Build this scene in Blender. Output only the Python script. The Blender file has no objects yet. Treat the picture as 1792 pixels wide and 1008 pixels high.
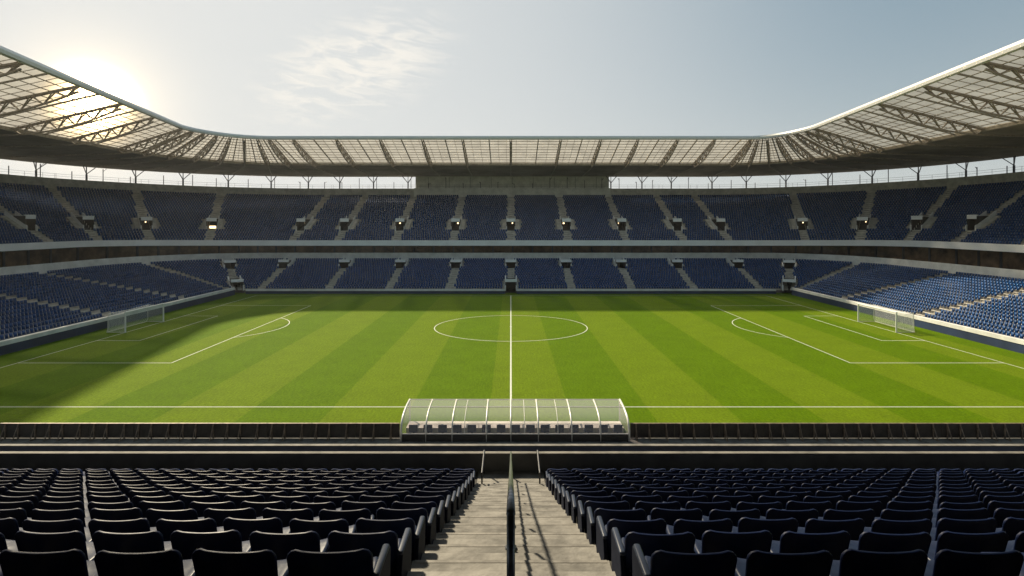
import bpy, math, random
import numpy as np
from mathutils import Vector, Matrix
R = math.radians
random.seed(7)
rng = np.random.default_rng(7)
scene = bpy.context.scene
COL = scene.collection

# ------------------------------------------------------------------ camera
EYE = 15.0
cam = bpy.data.objects.new("camera", bpy.data.cameras.new("camera"))
COL.objects.link(cam)
cam.location = (0, 0, EYE)
cam.rotation_euler = (R(90), 0, 0)
cam.data.sensor_width = 36.0
cam.data.lens = 36.0 * 940 / 1792
cam.data.shift_x = 2 / 1792
cam.data.shift_y = -113 / 1792
cam.data.clip_start = 0.1
cam.data.clip_end = 6000
scene.camera = cam

# ------------------------------------------------------------------ light
AZ = -37.0                      # sun azimuth from +Y (negative = to the left)
SUN_EL = 43.0                   # what the shadows on the pitch need
scene.view_settings.view_transform = 'Standard'
scene.view_settings.look = 'None'
scene.view_settings.gamma = 1
scene.view_settings.exposure = 0.6
sd = bpy.data.lights.new("sun", 'SUN')
sd.energy = 5.0
sd.angle = R(2.8)
sd.color = (1.0, 0.86, 0.62)
sun = bpy.data.objects.new("sun", sd)
COL.objects.link(sun)
sdir = Vector((math.sin(R(AZ)) * math.cos(R(SUN_EL)), math.cos(R(AZ)) * math.cos(R(SUN_EL)), math.sin(R(SUN_EL))))
sun.rotation_euler = sdir.to_track_quat('Z', 'Y').to_euler()
sun.location = (0, 0, 80)

GAZ, GEL = -37.9, 9.8           # where the sun's glow stands in the sky
gdir = (math.sin(R(GAZ)) * math.cos(R(GEL)), math.cos(R(GAZ)) * math.cos(R(GEL)), math.sin(R(GEL)))


class NT:
    """small helper round a node tree"""
    def __init__(s, tree):
        s.t = tree
    def n(s, kind, **kw):
        nd = s.t.nodes.new(kind)
        for k, v in kw.items():
            if k in nd.inputs:
                nd.inputs[k].default_value = v
            else:
                setattr(nd, k, v)
        return nd
    def l(s, a, b):
        s.t.links.new(a, b)
    def put(s, sock, v):
        if hasattr(v, 'is_output'):
            s.l(v, sock)
        else:
            sock.default_value = v
    def math(s, op, a, b=None, c=None, clamp=False):
        nd = s.t.nodes.new('ShaderNodeMath')
        nd.operation = op
        nd.use_clamp = clamp
        for i, v in enumerate((a, b, c)):
            if v is not None:
                s.put(nd.inputs[i], v)
        return nd.outputs[0]
    def vmath(s, op, a, b=None):
        nd = s.t.nodes.new('ShaderNodeVectorMath')
        nd.operation = op
        for i, v in enumerate((a, b)):
            if v is not None:
                s.put(nd.inputs[i], v)
        return nd
    def mix(s, f, a, b, blend='MIX'):
        nd = s.t.nodes.new('ShaderNodeMix')
        nd.data_type = 'RGBA'
        nd.blend_type = blend
        s.put(nd.inputs[0], f)
        s.put(nd.inputs[6], a)
        s.put(nd.inputs[7], b)
        return nd.outputs[2]
    def mapr(s, v, a, b, c=0.0, d=1.0, smooth=True):
        nd = s.t.nodes.new('ShaderNodeMapRange')
        nd.interpolation_type = 'SMOOTHSTEP' if smooth else 'LINEAR'
        s.put(nd.inputs[0], v)
        for i, x in enumerate((a, b, c, d)):
            nd.inputs[i + 1].default_value = x
        return nd.outputs[0]


world = bpy.data.worlds.new("World")
scene.world = world
world.use_nodes = True
w = NT(world.node_tree)
for nd in list(world.node_tree.nodes):
    world.node_tree.nodes.remove(nd)
wout = w.n('ShaderNodeOutputWorld')
bg = w.n('ShaderNodeBackground')
bg.inputs[1].default_value = 0.066
sky = w.n('ShaderNodeTexSky', sky_type='NISHITA')
sky.sun_disc = False
sky.sun_elevation = R(SUN_EL)
sky.sun_rotation = R(AZ)
sky.altitude = 50
sky.air_density = 1.0
sky.dust_density = 3.0
sky.ozone_density = 1.0
geo = w.n('ShaderNodeNewGeometry')
dirn = w.vmath('SCALE', geo.outputs['Incoming'])
dirn.inputs[3].default_value = -1.0
D = dirn.outputs[0]
dot = w.math('MAXIMUM', w.vmath('DOT_PRODUCT', D, gdir).outputs['Value'], 0.0)
def lobe(p, k):
    return w.math('MULTIPLY', w.math('POWER', dot, p), k)
sep = w.n('ShaderNodeSeparateXYZ')
w.l(D, sep.inputs[0])
zz = w.math('MAXIMUM', sep.outputs[2], 0.0)
# thin haze that whitens the sky low down and on the sun's side
hz = w.math('POWER', w.math('SUBTRACT', 1.0, zz), 6.0)
base = w.mix(0.75, sky.outputs[0], (2.4, 3.55, 4.2, 1))
base = w.mix(w.math('MULTIPLY', hz, 0.85), base, (8.2, 8.2, 7.7, 1))
wide = w.mapr(w.vmath('DOT_PRODUCT', D, gdir).outputs['Value'], 0.25, 1.0)
base = w.mix(w.math('MULTIPLY', wide, 0.74), base, (8.0, 8.0, 7.8, 1))
# wisps of cloud, placed by direction in the sky
yy = w.math('MAXIMUM', sep.outputs[1], 0.05)
cx = w.math('DIVIDE', sep.outputs[0], yy)
cz = w.math('DIVIDE', sep.outputs[2], yy)
comb = w.n('ShaderNodeCombineXYZ')
w.put(comb.inputs[0], w.math('ADD', w.math('MULTIPLY', cx, 13.0), w.math('MULTIPLY', cz, 4.0)))
w.put(comb.inputs[1], w.math('MULTIPLY', w.math('SUBTRACT', cz, w.math('MULTIPLY', cx, -0.12)), 46.0))
cn = w.n('ShaderNodeTexNoise')
cn.inputs['Scale'].default_value = 1.0
cn.inputs['Detail'].default_value = 7.0
cn.inputs['Roughness'].default_value = 0.6
cn.inputs['Distortion'].default_value = 0.9
w.l(comb.outputs[0], cn.inputs['Vector'])
mx = w.math('DIVIDE', w.math('SUBTRACT', cx, w.math('ADD', -0.29, w.math('MULTIPLY', w.math('SUBTRACT', cz, 0.30), 0.75))), 0.21)
mz = w.math('DIVIDE', w.math('SUBTRACT', cz, 0.29), 0.135)
rad = w.math('SQRT', w.math('ADD', w.math('MULTIPLY', mx, mx), w.math('MULTIPLY', mz, mz)))
cm = w.mapr(rad, 0.35, 1.05, 1.0, 0.0)
cl = w.math('MULTIPLY', cm, w.mapr(w.math('ADD', cn.outputs[0], w.math('MULTIPLY', cm, 0.08)), 0.44, 0.70))
base = w.mix(w.math('MULTIPLY', cl, 0.72), base, (9.8, 9.3, 8.4, 1))
glow = w.math('ADD', w.math('ADD', lobe(40.0, 0.5), lobe(260.0, 5.0)), lobe(2600.0, 900.0))
gcol = w.vmath('SCALE', (1.0, 0.72, 0.36))
w.l(glow, gcol.inputs[3])
tot = w.vmath('ADD', base, gcol.outputs[0])
w.l(tot.outputs[0], bg.inputs[0])
w.l(bg.outputs[0], wout.inputs[0])


# ------------------------------------------------------------------ materials
MATS = {}
def mat(name, color, rough=0.6, metal=0.0, noise=None, bump=None, spec=None, coord='Object'):
    m = bpy.data.materials.new(name)
    m.use_nodes = True
    t = NT(m.node_tree)
    b = m.node_tree.nodes['Principled BSDF']
    b.inputs['Base Color'].default_value = (*color, 1)
    b.inputs['Roughness'].default_value = rough
    b.inputs['Metallic'].default_value = metal
    if spec is not None:
        b.inputs['Specular IOR Level'].default_value = spec
    tc = t.n('ShaderNodeTexCoord')
    if noise:
        sc, lo, hi = noise
        nz = t.n('ShaderNodeTexNoise')
        nz.inputs['Scale'].default_value = sc
        nz.inputs['Detail'].default_value = 6
        nz.inputs['Roughness'].default_value = 0.65
        t.l(tc.outputs[coord], nz.inputs['Vector'])
        f = t.mapr(nz.outputs[0], 0.3, 0.7, 0, 1)
        t.l(t.mix(f, tuple(c * lo for c in color) + (1,), tuple(min(1, c * hi) for c in color) + (1,)), b.inputs['Base Color'])
    if bump:
        sc, st = bump
        nb = t.n('ShaderNodeTexNoise')
        nb.inputs['Scale'].default_value = sc
        nb.inputs['Detail'].default_value = 4
        t.l(tc.outputs[coord], nb.inputs['Vector'])
        bp = t.n('ShaderNodeBump')
        bp.inputs['Strength'].default_value = st
        bp.inputs['Distance'].default_value = 0.05
        t.l(nb.outputs[0], bp.inputs['Height'])
        t.l(bp.outputs[0], b.inputs['Normal'])
    MATS[name] = m
    return m

mat('concrete', (0.56, 0.53, 0.47), 0.85, noise=(0.8, 0.72, 1.15), bump=(6, 0.25))
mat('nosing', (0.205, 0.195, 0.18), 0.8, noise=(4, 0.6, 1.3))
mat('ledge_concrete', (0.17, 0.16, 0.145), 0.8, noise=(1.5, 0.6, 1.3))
mat('box_concrete', (0.72, 0.70, 0.65), 0.85, noise=(0.5, 0.8, 1.1))
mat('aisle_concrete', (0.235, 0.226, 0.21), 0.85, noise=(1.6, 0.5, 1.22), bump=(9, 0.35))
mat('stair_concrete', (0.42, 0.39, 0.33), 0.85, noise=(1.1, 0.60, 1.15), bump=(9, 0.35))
mat('pale_concrete', (0.72, 0.72, 0.70), 0.8, noise=(0.5, 0.82, 1.1))
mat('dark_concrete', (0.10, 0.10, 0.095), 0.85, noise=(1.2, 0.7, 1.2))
mat('fascia_panel', (0.82, 0.84, 0.86), 0.55, noise=(0.25, 0.92, 1.05))
mat('white_paint', (0.80, 0.80, 0.78), 0.4)
mat('line_paint', (0.56, 0.58, 0.52), 0.8, noise=(5, 0.85, 1.08))
mat('white_metal', (0.72, 0.71, 0.68), 0.35, 0.1)
mat('steel', (0.34, 0.29, 0.235), 0.5, 0.35, noise=(2.0, 0.75, 1.25))
mat('dark_steel', (0.06, 0.06, 0.065), 0.42, 0.5)
mat('rail_steel', (0.16, 0.17, 0.19), 0.33, 0.8, noise=(9, 0.55, 1.3))
mat('soffit', (0.22, 0.19, 0.155), 0.7, noise=(0.15, 0.7, 1.4))
mat('navy_wall', (0.020, 0.034, 0.085), 0.5, noise=(0.35, 0.75, 1.3))
mat('black_panel', (0.012, 0.012, 0.014), 0.5)
mat('board_back', (0.030, 0.024, 0.020), 0.65, noise=(1.4, 0.5, 1.7))
mat('board_strut', (0.20, 0.15, 0.11), 0.5, 0.2, noise=(3, 0.5, 1.4))
mat('asphalt', (0.06, 0.06, 0.058), 0.9, noise=(0.3, 0.8, 1.2))
mat('tunnel_dark', (0.045, 0.038, 0.03), 0.9)
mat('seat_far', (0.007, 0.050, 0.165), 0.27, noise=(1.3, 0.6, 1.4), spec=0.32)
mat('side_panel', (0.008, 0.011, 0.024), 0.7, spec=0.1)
mat('seat_near', (0.006, 0.013, 0.050), 0.42, noise=(11, 0.85, 1.15), spec=0.22)  # seat blue with the near rows' shade put into a darker base
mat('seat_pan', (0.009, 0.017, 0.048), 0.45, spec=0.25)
mat('walk_concrete', (0.13, 0.125, 0.115), 0.85, noise=(0.9, 0.5, 1.4))
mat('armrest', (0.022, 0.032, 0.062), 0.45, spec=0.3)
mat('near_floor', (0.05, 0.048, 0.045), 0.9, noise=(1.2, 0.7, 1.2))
m = mat('tunnel_glow', (0.8, 0.7, 0.5), 0.5)  # for tunnel lamps and the added panel that imitates daylight
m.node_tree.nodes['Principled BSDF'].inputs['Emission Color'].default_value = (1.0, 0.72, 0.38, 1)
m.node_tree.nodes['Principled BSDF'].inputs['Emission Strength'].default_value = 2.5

# concourse glass, dark and brownish, with the interior's faint warm glow painted into the brown
m = mat('concourse_glass', (0.14, 0.085, 0.045), 0.25, noise=(0.35, 0.35, 1.8))

# patches of seat plastic that are glossier or duller than the rest
def sheen(mn, scale, lo, hi):
    m = MATS[mn]; t = NT(m.node_tree)
    tc = t.n('ShaderNodeTexCoord'); nz = t.n('ShaderNodeTexNoise'); nz.inputs['Scale'].default_value = scale; nz.inputs['Detail'].default_value = 3
    t.l(tc.outputs['Object'], nz.inputs['Vector'])
    t.l(t.mapr(nz.outputs[0], 0.35, 0.65, lo, hi), m.node_tree.nodes['Principled BSDF'].inputs['Roughness'])
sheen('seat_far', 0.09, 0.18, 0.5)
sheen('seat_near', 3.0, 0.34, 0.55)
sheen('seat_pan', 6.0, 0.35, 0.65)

# grass
m = mat('grass', (0.05, 0.09, 0.012), 0.75, bump=(45, 0.6), spec=0.03)
t = NT(m.node_tree)
b = m.node_tree.nodes['Principled BSDF']
tc = t.n('ShaderNodeTexCoord')
sp = t.n('ShaderNodeSeparateXYZ')
t.l(tc.outputs['Object'], sp.inputs[0])
n1 = t.n('ShaderNodeTexNoise'); n1.inputs['Scale'].default_value = 0.35; n1.inputs['Detail'].default_value = 5
t.l(tc.outputs['Object'], n1.inputs['Vector'])
n2 = t.n('ShaderNodeTexNoise'); n2.inputs['Scale'].default_value = 5.0; n2.inputs['Detail'].default_value = 8; n2.inputs['Roughness'].default_value = 0.75
t.l(tc.outputs['Object'], n2.inputs['Vector'])
wob = t.math('MULTIPLY', t.math('SUBTRACT', n2.outputs[0], 0.5), 0.25)
ph = t.math('PINGPONG', t.math('ADD', t.math('ADD', sp.outputs[0], wob), 1.7 - 3.2 + 64.0 * 2), 6.4)
stripe = t.mapr(ph, 3.14, 3.26, 1, 0)
ca = t.mix(stripe, (0.076, 0.136, 0.001, 1), (0.104, 0.160, 0.005, 1))
pat = t.mapr(n1.outputs[0], 0.3, 0.7, 0.95, 1.05)
fine = t.mapr(n2.outputs[0], 0.25, 0.75, 0.66, 1.34)
sc_ = t.vmath('SCALE', ca)
mp = t.n('ShaderNodeMapping'); mp.inputs['Scale'].default_value = (9.0, 0.8, 1.0)
t.l(tc.outputs['Object'], mp.inputs[0])
n3 = t.n('ShaderNodeTexNoise'); n3.inputs['Scale'].default_value = 1.0; n3.inputs['Detail'].default_value = 6; n3.inputs['Roughness'].default_value = 0.7
t.l(mp.outputs[0], n3.inputs['Vector'])
n4 = t.n('ShaderNodeTexNoise'); n4.inputs['Scale'].default_value = 28.0; n4.inputs['Detail'].default_value = 3; n4.inputs['Roughness'].default_value = 0.8
t.l(tc.outputs['Object'], n4.inputs['Vector'])
fine = t.math('MULTIPLY', fine, t.math('MULTIPLY', t.mapr(n3.outputs[0], 0.3, 0.7, 0.86, 1.14), t.mapr(n4.outputs[0], 0.3, 0.7, 0.72, 1.28)))
t.l(t.math('MULTIPLY', pat, fine), sc_.inputs[3])
t.l(sc_.outputs[0], b.inputs['Base Color'])

# roof sheets: milky polycarbonate that lets some light straight through
m = bpy.data.materials.new('roof_sheet'); m.use_nodes = True; MATS['roof_sheet'] = m
t = NT(m.node_tree)
for nd in list(m.node_tree.nodes):
    m.node_tree.nodes.remove(nd)
o_ = t.n('ShaderNodeOutputMaterial')
tr = t.n('ShaderNodeBsdfTransparent'); tr.inputs[0].default_value = (0.92, 0.90, 0.86, 1)
tl = t.n('ShaderNodeBsdfTranslucent')
df = t.n('ShaderNodeBsdfDiffuse'); df.inputs[0].default_value = (0.42, 0.40, 0.36, 1)
tcr = t.n('ShaderNodeTexCoord')
nr = t.n('ShaderNodeTexNoise'); nr.inputs['Scale'].default_value = 0.35; nr.inputs['Detail'].default_value = 7
t.l(tcr.outputs['Object'], nr.inputs['Vector'])
t.l(t.mix(t.mapr(nr.outputs[0], 0.3, 0.7), (0.30, 0.28, 0.245, 1), (0.41, 0.39, 0.35, 1)), tl.inputs[0])
mA = t.n('ShaderNodeMixShader'); mA.inputs[0].default_value = 0.35
t.l(tl.outputs[0], mA.inputs[1]); t.l(df.outputs[0], mA.inputs[2])
mB = t.n('ShaderNodeMixShader'); mB.inputs[0].default_value = 0.21
t.l(mA.outputs[0], mB.inputs[1]); t.l(tr.outputs[0], mB.inputs[2])
t.l(mB.outputs[0], o_.inputs[0])

def clear_mat(name, clear, tint, gloss_r=0.1, gloss=0.12, grid=None):
    m = bpy.data.materials.new(name); m.use_nodes = True; MATS[name] = m
    t = NT(m.node_tree)
    for nd in list(m.node_tree.nodes):
        m.node_tree.nodes.remove(nd)
    o_ = t.n('ShaderNodeOutputMaterial')
    tr = t.n('ShaderNodeBsdfTransparent'); tr.inputs[0].default_value = (0.95, 0.92, 0.97, 1) if not grid else (1, 1, 1, 1)
    df = t.n('ShaderNodeBsdfDiffuse'); df.inputs[0].default_value = (*tint, 1)
    gl = t.n('ShaderNodeBsdfGlossy'); gl.inputs['Roughness'].default_value = gloss_r
    a = t.n('ShaderNodeMixShader'); a.inputs[0].default_value = gloss
    t.l(df.outputs[0], a.inputs[1]); t.l(gl.outputs[0], a.inputs[2])
    c = t.n('ShaderNodeMixShader'); c.inputs[0].default_value = clear
    t.l(a.outputs[0], c.inputs[1]); t.l(tr.outputs[0], c.inputs[2])
    if grid:
        tc = t.n('ShaderNodeTexCoord')
        s = t.n('ShaderNodeSeparateXYZ'); t.l(tc.outputs['UV'], s.inputs[0])
        cells = []
        for i in (0, 1):
            p = t.math('PINGPONG', s.outputs[i], grid / 2)
            cells.append(t.math('LESS_THAN', p, grid * 0.075))
        g = t.math('MAXIMUM', cells[0], cells[1])
        t.l(t.math('SUBTRACT', 1.0, t.math('MULTIPLY', g, 0.9)), c.inputs[0])
    t.l(c.outputs[0], o_.inputs[0])
clear_mat('clear_sheet', 0.75, (0.78, 0.78, 0.78), 0.1, 0.3)
clear_mat('net', 0.7, (0.8, 0.8, 0.8), 0.5, 0.0, grid=0.13)


# ------------------------------------------------------------------ object helpers
def link(o, parent=None):
    COL.objects.link(o)
    if parent:
        o.parent = parent
    return o

def tag(o, label=None, cat=None, group=None, kind=None):
    if label: o['label'] = label
    if cat: o['category'] = cat
    if group: o['group'] = group
    if kind: o['kind'] = kind
    return o

def thing(name, label, cat, loc=(0, 0, 0), group=None):
    o = bpy.data.objects.new(name, None)
    o.empty_display_size = 0.3
    o.location = loc
    link(o)
    return tag(o, label, cat, group)


class MB:
    def __init__(s):
        s.v = []; s.f = []; s.m = []; s.uv = None
    def add(s, pts, faces, mi=0):
        n = len(s.v)
        s.v.extend(tuple(p) for p in pts)
        for f in faces:
            s.f.append(tuple(n + i for i in f)); s.m.append(mi)
    def quad(s, a, b_, c, d, mi=0):
        s.add((a, b_, c, d), ((0, 1, 2, 3),), mi)
    def box(s, x0, x1, y0, y1, z0, z1, mi=0):
        s.frame_box((0, 0, 0), (1, 0, 0), (0, 1, 0), x0, x1, y0, y1, z0, z1, mi)
    def frame_box(s, o, t, n, a0, a1, b0, b1, c0, c1, mi=0, shear=0.0):
        """box in the frame origin o, axes t and n (horizontal) and Z; shear lifts z along n"""
        o = np.array(o, float); t = np.array(t, float); n = np.array(n, float)
        P = []
        for c in (c0, c1):
            for (a, b_) in ((a0, b0), (a1, b0), (a1, b1), (a0, b1)):
                P.append(o + t * a + n * b_ + np.array((0, 0, c + shear * (b_ - b0))))
        s.add(P, ((0, 3, 2, 1), (4, 5, 6, 7), (0, 1, 5, 4), (1, 2, 6, 5), (2, 3, 7, 6), (3, 0, 4, 7)), mi)
    def bar(s, p, q, wd, ht=None, mi=0, up=(0, 0, 1)):
        """rectangular bar from p to q"""
        ht = ht or wd
        p = Vector(p); q = Vector(q)
        d = (q - p)
        if d.length < 1e-6: return
        d.normalize()
        u = Vector(up)
        if abs(d.dot(u)) > 0.98: u = Vector((0, 1, 0))
        sx = d.cross(u).normalized(); sz = sx.cross(d).normalized()
        P = []
        for e in (p, q):
            for a, c in ((-1, -1), (1, -1), (1, 1), (-1, 1)):
                P.append(e + sx * a * wd / 2 + sz * c * ht / 2)
        s.add(P, ((3, 2, 1, 0), (4, 5, 6, 7), (0, 1, 5, 4), (1, 2, 6, 5), (2, 3, 7, 6), (3, 0, 4, 7)), mi)
    def tube(s, pts, r, n=8, mi=0, cap=True):
        pts = [Vector(p) for p in pts]
        rings = []
        for i, p in enumerate(pts):
            a = pts[max(i - 1, 0)]; c = pts[min(i + 1, len(pts) - 1)]
            d = (c - a).normalized()
            u = Vector((0, 0, 1)) if abs(d.z) < 0.95 else Vector((1, 0, 0))
            sx = d.cross(u).normalized(); sz = sx.cross(d).normalized()
            rr = r[i] if isinstance(r, (list, tuple)) else r
            rings.append([p + sx * math.cos(k * 2 * math.pi / n) * rr + sz * math.sin(k * 2 * math.pi / n) * rr for k in range(n)])
        base_ = len(s.v)
        for rg in rings: s.v.extend(tuple(p) for p in rg)
        for i in range(len(rings) - 1):
            for k in range(n):
                k2 = (k + 1) % n
                s.f.append((base_ + i * n + k, base_ + i * n + k2, base_ + (i + 1) * n + k2, base_ + (i + 1) * n + k)); s.m.append(mi)
        if cap:
            s.f.append(tuple(base_ + k for k in range(n))[::-1]); s.m.append(mi)
            s.f.append(tuple(base_ + (len(rings) - 1) * n + k for k in range(n))); s.m.append(mi)
    def sweep(s, rings, closed=False, mi=0, mask=None, caps=False):
        """rings: list of equal length polylines (the profile runs along the list)"""
        base_ = len(s.v); L = len(rings[0])
        for rg in rings: s.v.extend(tuple(map(float, p)) for p in rg)
        K = len(rings)
        for i in range(K if closed else K - 1):
            j = (i + 1) % K
            for k in range(L - 1):
                if mask is not None and not mask(i, k): continue
                s.f.append((base_ + i * L + k, base_ + i * L + k + 1, base_ + j * L + k + 1, base_ + j * L + k)); s.m.append(mi)
        if caps and closed:
            s.f.append(tuple(base_ + i * L for i in range(K))); s.m.append(mi)
            s.f.append(tuple(base_ + i * L + L - 1 for i in range(K))[::-1]); s.m.append(mi)
    def build(s, name, mats, parent=None, smooth=False, recalc=True, origin=None):
        me = bpy.data.meshes.new(name)
        v = s.v
        if origin is not None:
            v = [(x - origin[0], y - origin[1], z - origin[2]) for x, y, z in v]
        me.from_pydata(v, [], s.f)
        if isinstance(mats, str): mats = [mats]
        for mm in mats: me.materials.append(MATS[mm])
        if len(mats) > 1:
            me.polygons.foreach_set('material_index', s.m)
        if recalc:
            import bmesh
            bm = bmesh.new(); bm.from_mesh(me)
            bmesh.ops.recalc_face_normals(bm, faces=bm.faces)
            bm.to_mesh(me); bm.free()
        if smooth:
            me.polygons.foreach_set('use_smooth', [True] * len(me.polygons))
        o = bpy.data.objects.new(name, me)
        if origin is not None and parent is None:
            o.location = origin
        return link(o, parent)


# ------------------------------------------------------------------ ground, pitch, markings
g = MB(); g.quad((-2500, -2500, -0.03), (2500, -2500, -0.03), (2500, 2500, -0.03), (-2500, 2500, -0.03))
tag(g.build('ground', 'asphalt'), 'grey ground around and beneath the stadium', None, kind='structure')
g = MB(); g.quad((-60, 37.9, 0), (60, 37.9, 0), (60, 116.5, 0), (-60, 116.5, 0))
tag(g.build('pitch', 'grass'), 'mown green football pitch with light and dark stripes', kind='structure')
g = MB(); g.quad((-62, 33.9, -0.01), (62, 33.9, -0.01), (62, 37.9, -0.01), (-62, 37.9, -0.01))
tag(g.build('walkway', 'walk_concrete'), 'dark concrete walkway behind the perimeter boards', kind='structure')

Y0, Y1, YC = 43.9, 111.9, 77.9
ln = MB()
LW = 0.115
ZL = 0.006
def line_x(x0, x1, y): ln.quad((x0, y - LW / 2, ZL), (x1, y - LW / 2, ZL), (x1, y + LW / 2, ZL), (x0, y + LW / 2, ZL))
def line_y(x, y0, y1, wd=LW, z=ZL + 0.004): ln.quad((x - wd / 2, y0, z), (x + wd / 2, y0, z), (x + wd / 2, y1, z), (x - wd / 2, y1, z))
def arc(cx, cy, rx, ry, a0, a1, n=72, z=ZL + 0.008):
    for i in range(n):
        a = a0 + (a1 - a0) * i / n; c = a0 + (a1 - a0) * (i + 1) / n
        P = []
        for (an, k) in ((a, -1), (c, -1), (c, 1), (a, 1)):
            P.append((cx + (rx + k * LW / 2) * math.cos(an), cy + (ry + k * LW / 2) * math.sin(an), z))
        ln.quad(*P)
GX = 53.0
line_x(-75, 75, Y0); line_x(-GX, GX, Y1)
line_y(0, Y0, Y1, 0.15)
arc(0, YC, 11.0, 9.6, 0, 2 * math.pi, 128)
arc(0, YC, 0.12, 0.12, 0, 2 * math.pi, 16, ZL + 0.012)
for s in (-1, 1):
    line_y(s * GX, Y0, Y1)
    for dx, hw in ((16.5, 20.16), (5.5, 9.16)):
        xi = s * (GX - dx)
        line_y(xi, YC - hw, YC + hw)
        for k in (-1, 1): line_x(min(s * GX, xi), max(s * GX, xi), YC + k * hw)
    a = math.acos(5.5 / 9.15)
    c0 = math.pi if s > 0 else 0.0
    arc(s * (GX - 11), YC, 9.15, 9.15, c0 - a, c0 + a, 40)
tag(ln.build('pitch_markings', 'line_paint', recalc=False), 'white painted lines on the grass pitch', kind='structure')


# ------------------------------------------------------------------ the bowl: rings
YC0 = 108.0
YN = 18.0
def ring_pt(sp_, seg, v):
    """sp_: AL AR D XL XR HL HF (side/far height) kL kR; seg 0 left side, 1 corner, 2 far, 3 corner, 4 right side"""
    if seg == 0:
        return (-(sp_['AL'] + sp_.get('kL', 0) * (max(v, 55) - YC0)), v, EYE + sp_['HL'])
    if seg == 4:
        return ((sp_['AR'] + sp_.get('kR', 0) * (max(v, 55) - YC0)), v, EYE + sp_['HL'])
    if seg == 2:
        return (v, sp_['D'], EYE + sp_['HF'])
    th = R(v)
    q = math.sin(th) ** 2
    H = sp_['HL'] * (1 - q) + sp_['HF'] * q
    if seg == 1:
        return (-(sp_['XL'] + (sp_['AL'] - sp_['XL']) * math.cos(th)), YC0 + (sp_['D'] - YC0) * math.sin(th), EYE + H)
    return ((sp_['XR'] + (sp_['AR'] - sp_['XR']) * math.cos(th)), YC0 + (sp_['D'] - YC0) * math.sin(th), EYE + H)

def spec(AL, AR, D_, HL, HF, XL, XR, kL=0, kR=0):
    return dict(AL=AL, AR=AR, D=D_, HL=HL, HF=HF, XL=XL, XR=XR, kL=kL, kR=kR)

def key(st): 
    seg, v = st
    return (seg, v if seg in (0, 1, 2) else -v)

def stations(XL, XR, extra=(), step=2.5):
    S = [(0, y) for y in np.arange(YN, YC0 - 0.01, step)]
    S += [(1, a) for a in np.arange(0, 90, 3.75)]
    S += [(2, x) for x in np.linspace(-XL, XR, int((XL + XR) / step) + 1)]
    S += [(3, a) for a in np.arange(86.25, -0.01, -3.75)]
    S += [(4, y) for y in np.arange(YC0 - step, YN - 0.01, -step)]
    S += list(extra)
    S = sorted(set((int(a), round(float(v), 5)) for a, v in S), key=key)
    return S

def ring(sp_, S): return np.array([ring_pt(sp_, a, v) for a, v in S])


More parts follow.
